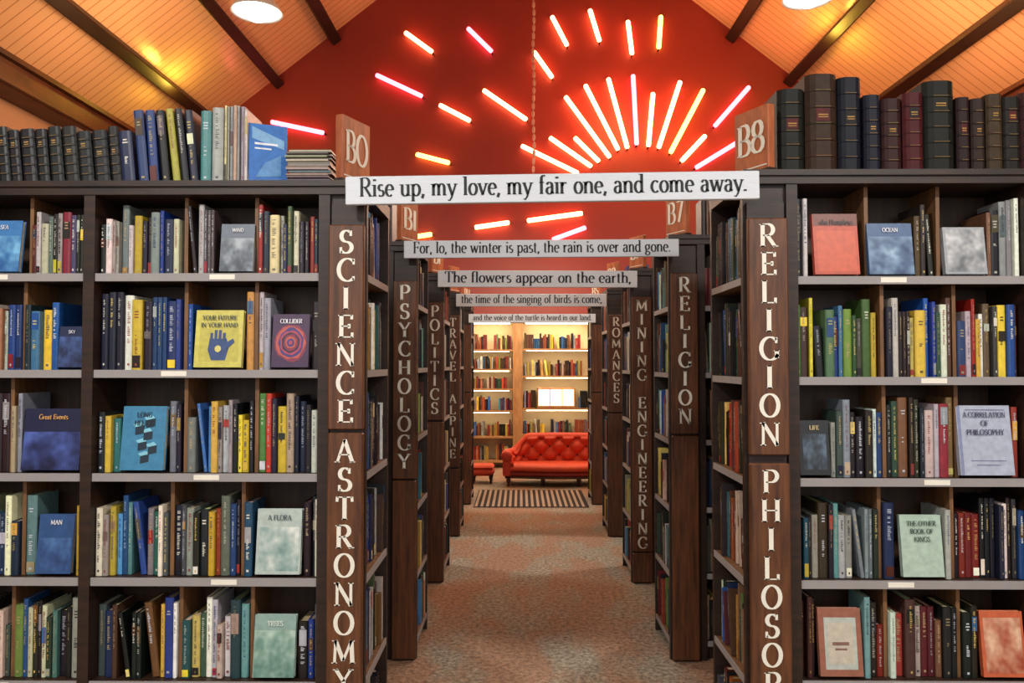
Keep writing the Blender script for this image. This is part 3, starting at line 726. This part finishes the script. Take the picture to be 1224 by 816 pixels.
# ---------------------------------------------------------------- sofa
M_RV=attr_mat('red_velvet',.6,.25,22)
def sofa(cx,cy,W,Dp,hb,ha,seat):
    mb=MB(); col=(206,66,36)
    NU=180
    a=W/2-.09; b=Dp-.14
    def path(t):
        th=math.pi*(1-t); c,s=math.cos(th),math.sin(th)
        return Vector((a*math.copysign(abs(c)**.4,c), b*(abs(s)**.45),0))
    pts=[path(i/600) for i in range(601)]; ln=[0]
    for i in range(600): ln.append(ln[-1]+(pts[i+1]-pts[i]).length)
    tot=ln[-1]
    def at(s):
        i=min(599,max(0,bisect.bisect_left(ln,s)-1)); f=(s-ln[i])/max(1e-9,ln[i+1]-ln[i])
        return pts[i].lerp(pts[i+1],min(1,max(0,f)))
    vs=[]
    cols=int(round(tot/.105))
    def frame(s):
        p=at(s); d=at(min(tot,s+.01))-at(max(0,s-.01)); d.normalize()
        nrm=Vector((d.y,-d.x,0))
        if nrm.dot(Vector((0,b*.3,0))-p)<0: nrm=-nrm
        u=s/tot; e=min(1,max(0,(min(u,1-u)-.20)/.12)); e=e*e*(3-2*e)
        return p,nrm,ha+(hb-ha)*e+.025*math.sin(math.pi*u)*e
    rr=.045; NJ=20
    for i in range(NU+1):
        s=tot*i/NU; p,nrm,h=frame(s)
        prof=[]
        for j in range(NJ):
            v=j/(NJ-1); z=seat-.03+(h-rr-seat+.03)*v
            U=s/tot*cols; V=v*3.0
            tf=abs(math.sin(math.pi*(U+V)*.5))*abs(math.sin(math.pi*(U-V)*.5))
            prof.append((.03+.06*(tf**.45)-.02*v,z))
        for j in range(8):
            an=math.radians(200*j/7); prof.append((-.01+(rr+.012)*math.cos(an),h-rr+(rr+.012)*math.sin(an)))
        for j in range(5): prof.append((-.045,h-rr-.03-(h-rr-.03-.14)*j/4))
        for o,z in prof: vs.append((cx+p.x+nrm.x*o,cy+p.y+nrm.y*o,z))
        n=len(prof)
    fs=[(i*n+j,(i+1)*n+j,(i+1)*n+j+1,i*n+j+1) for i in range(NU) for j in range(n-1)]
    fs.append(tuple(range(n))); fs.append(tuple(NU*n+j for j in range(n-1,-1,-1)))
    mb.add(vs,fs,col,0,None,True)
    for ui in range(1,cols):
        for vi in range(0,4):
            if (ui+vi)%2==0:
                s=tot*ui/cols; p,nrm,h=frame(s); v=vi/3.0
                z=seat-.03+(h-rr-seat+.03)*v; o=.03-.02*v+.008
                mb.lathe([(.0001,.012),(.009,.009),(.013,0),(.009,-.009),(.0001,-.012)],(90,20,12),0,T(cx+p.x+nrm.x*o,cy+p.y+nrm.y*o,z),8)
    ns=40; pf=[]
    for i in range(ns+1):
        u=-1+2*i/ns; pf.append((cx+u*(a+.02),cy-.02-.05*math.cos(u*math.pi)*.8))
    def slab(z0,z1,inset,c,m,bul):
        rings=[]
        for z,o in ((z0,inset),(z0+.015,inset-bul),(z1-.03,inset-bul),(z1-.008,inset+.005),(z1,inset+.03)):
            rings.append([(x,y+o,z) for x,y in pf]+[(cx+a+.02,cy+b-.02,z),(cx-a-.02,cy+b-.02,z)])
        vv=[p for rg in rings for p in rg]; m_=len(rings[0]); ff=[]
        for k in range(len(rings)-1):
            for i in range(m_):
                j=(i+1)%m_; ff.append((k*m_+i,k*m_+j,(k+1)*m_+j,(k+1)*m_+i))
        ff.append(tuple(range((len(rings)-1)*m_,len(rings)*m_))); ff.append(tuple(range(m_-1,-1,-1)))
        mb.add(vv,ff,c,m,None,True)
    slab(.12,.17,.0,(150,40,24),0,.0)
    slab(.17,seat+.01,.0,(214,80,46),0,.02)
    slab(.098,.122,-.004,(60,28,16),1,.004)
    for lx in (-a+.02,-a*.33,a*.33,a-.02):
        mb.lathe([(.0,0),(.016,.002),(.018,.016),(.012,.025),(.016,.04),(.028,.07),(.022,.082),(.032,.1)],(50,24,14),1,T(cx+lx,cy+.02,0),14)
    for lx in (-a+.02,a-.02):
        mb.lathe([(.0,0),(.016,.002),(.02,.06),(.03,.12)],(50,24,14),1,T(cx+lx,cy+b-.04,0),14)
    for sx in (-1,1):
        M=T(cx+sx*(a),cy-.005,ha-.045)@R(math.pi/2,'X')
        mb.lathe([(.001,.02),(.03,.02),(.05,.012),(.062,0),(.062,-.04)],(190,58,34),0,M,20)
        mb.box(cx+sx*a-.04,cy-.012,.12,cx+sx*a+.04,cy+.02,ha-.05,(190,58,34),0)
    mb.build('tufted_sofa',[M_RV,wood('dark_leg_wood',(40,18,10),(80,40,22))])
sofa(.455,8.68,1.40,.60,.53,.38,.235)
mb=MB()
M=T(-.44,9.0,0)
mb.bbox(-.14,-.14,.09,.14,.14,.17,.03,(190,60,36),0,M)
mb.bbox(-.135,-.135,.17,.135,.135,.21,.02,(206,74,42),0,M)
for sx in(-.1,.1):
    for sy in (-.1,.1): mb.lathe([(0,0),(.014,.002),(.012,.03),(.024,.07),(.02,.091)],(50,24,14),1,M@T(sx,sy,0),12)
mb.build('footstool',[M_RV,M_BEAM])

# ---------------------------------------------------------------- lights
point('neon_bounce_light',(-3.3,7.6,4.1),100,(1,.5,.22),.3)
point('neon_bounce_light',(3.7,7.6,4.1),140,(1,.42,.16),.3)
point('neon_bounce_light',(-3.2,3.8,3.6),45,(1,.6,.34),.3)
point('neon_bounce_light',(3.4,3.8,3.6),58,(1,.5,.24),.3)
point('neon_bounce_light',(-4.15,9.3,4.65),16,(1,.62,.08),.08)
point('neon_bounce_light',(3.7,9.4,5.25),16,(1,.62,.08),.08)
point('neon_glow_light',(1.6,9.9,4.9),95,(1,.30,.09),.4)
point('sofa_fill_light',(.3,7.9,1.9),7,(1,.8,.58),.15)  # added fill that warms and brightens the sofa, no lamp stands here
for y,e in ((3.3,8),(4.55,12),(5.8,15),(7.1,17)):
    point('aisle_fill_light',(.11,y,2.7),e,(1,.79,.6),.15)  # warm fill points added along the aisle, without fixtures
area('rear_fill_light',(0,-2.6,2.6),(math.radians(80),0,0),6,2.6,92,(1,.97,.93))  # soft fill added behind the camera, no window is modelled
w=bpy.data.worlds.new('World'); scene.world=w; w.use_nodes=True
w.node_tree.nodes['Background'].inputs[0].default_value=(.95,.95,1,1); w.node_tree.nodes['Background'].inputs[1].default_value=.24

# ---------------------------------------------------------------- camera
cam=bpy.data.cameras.new('camera'); co=bpy.data.objects.new('camera',cam); scene.collection.objects.link(co)
cam.sensor_width=36; cam.lens=36*F/1224
co.location=(0,0,CH)
co.rotation_euler=(math.radians(90)+math.atan(27/F),0,math.atan(10/F))
cam.clip_end=100
scene.camera=co
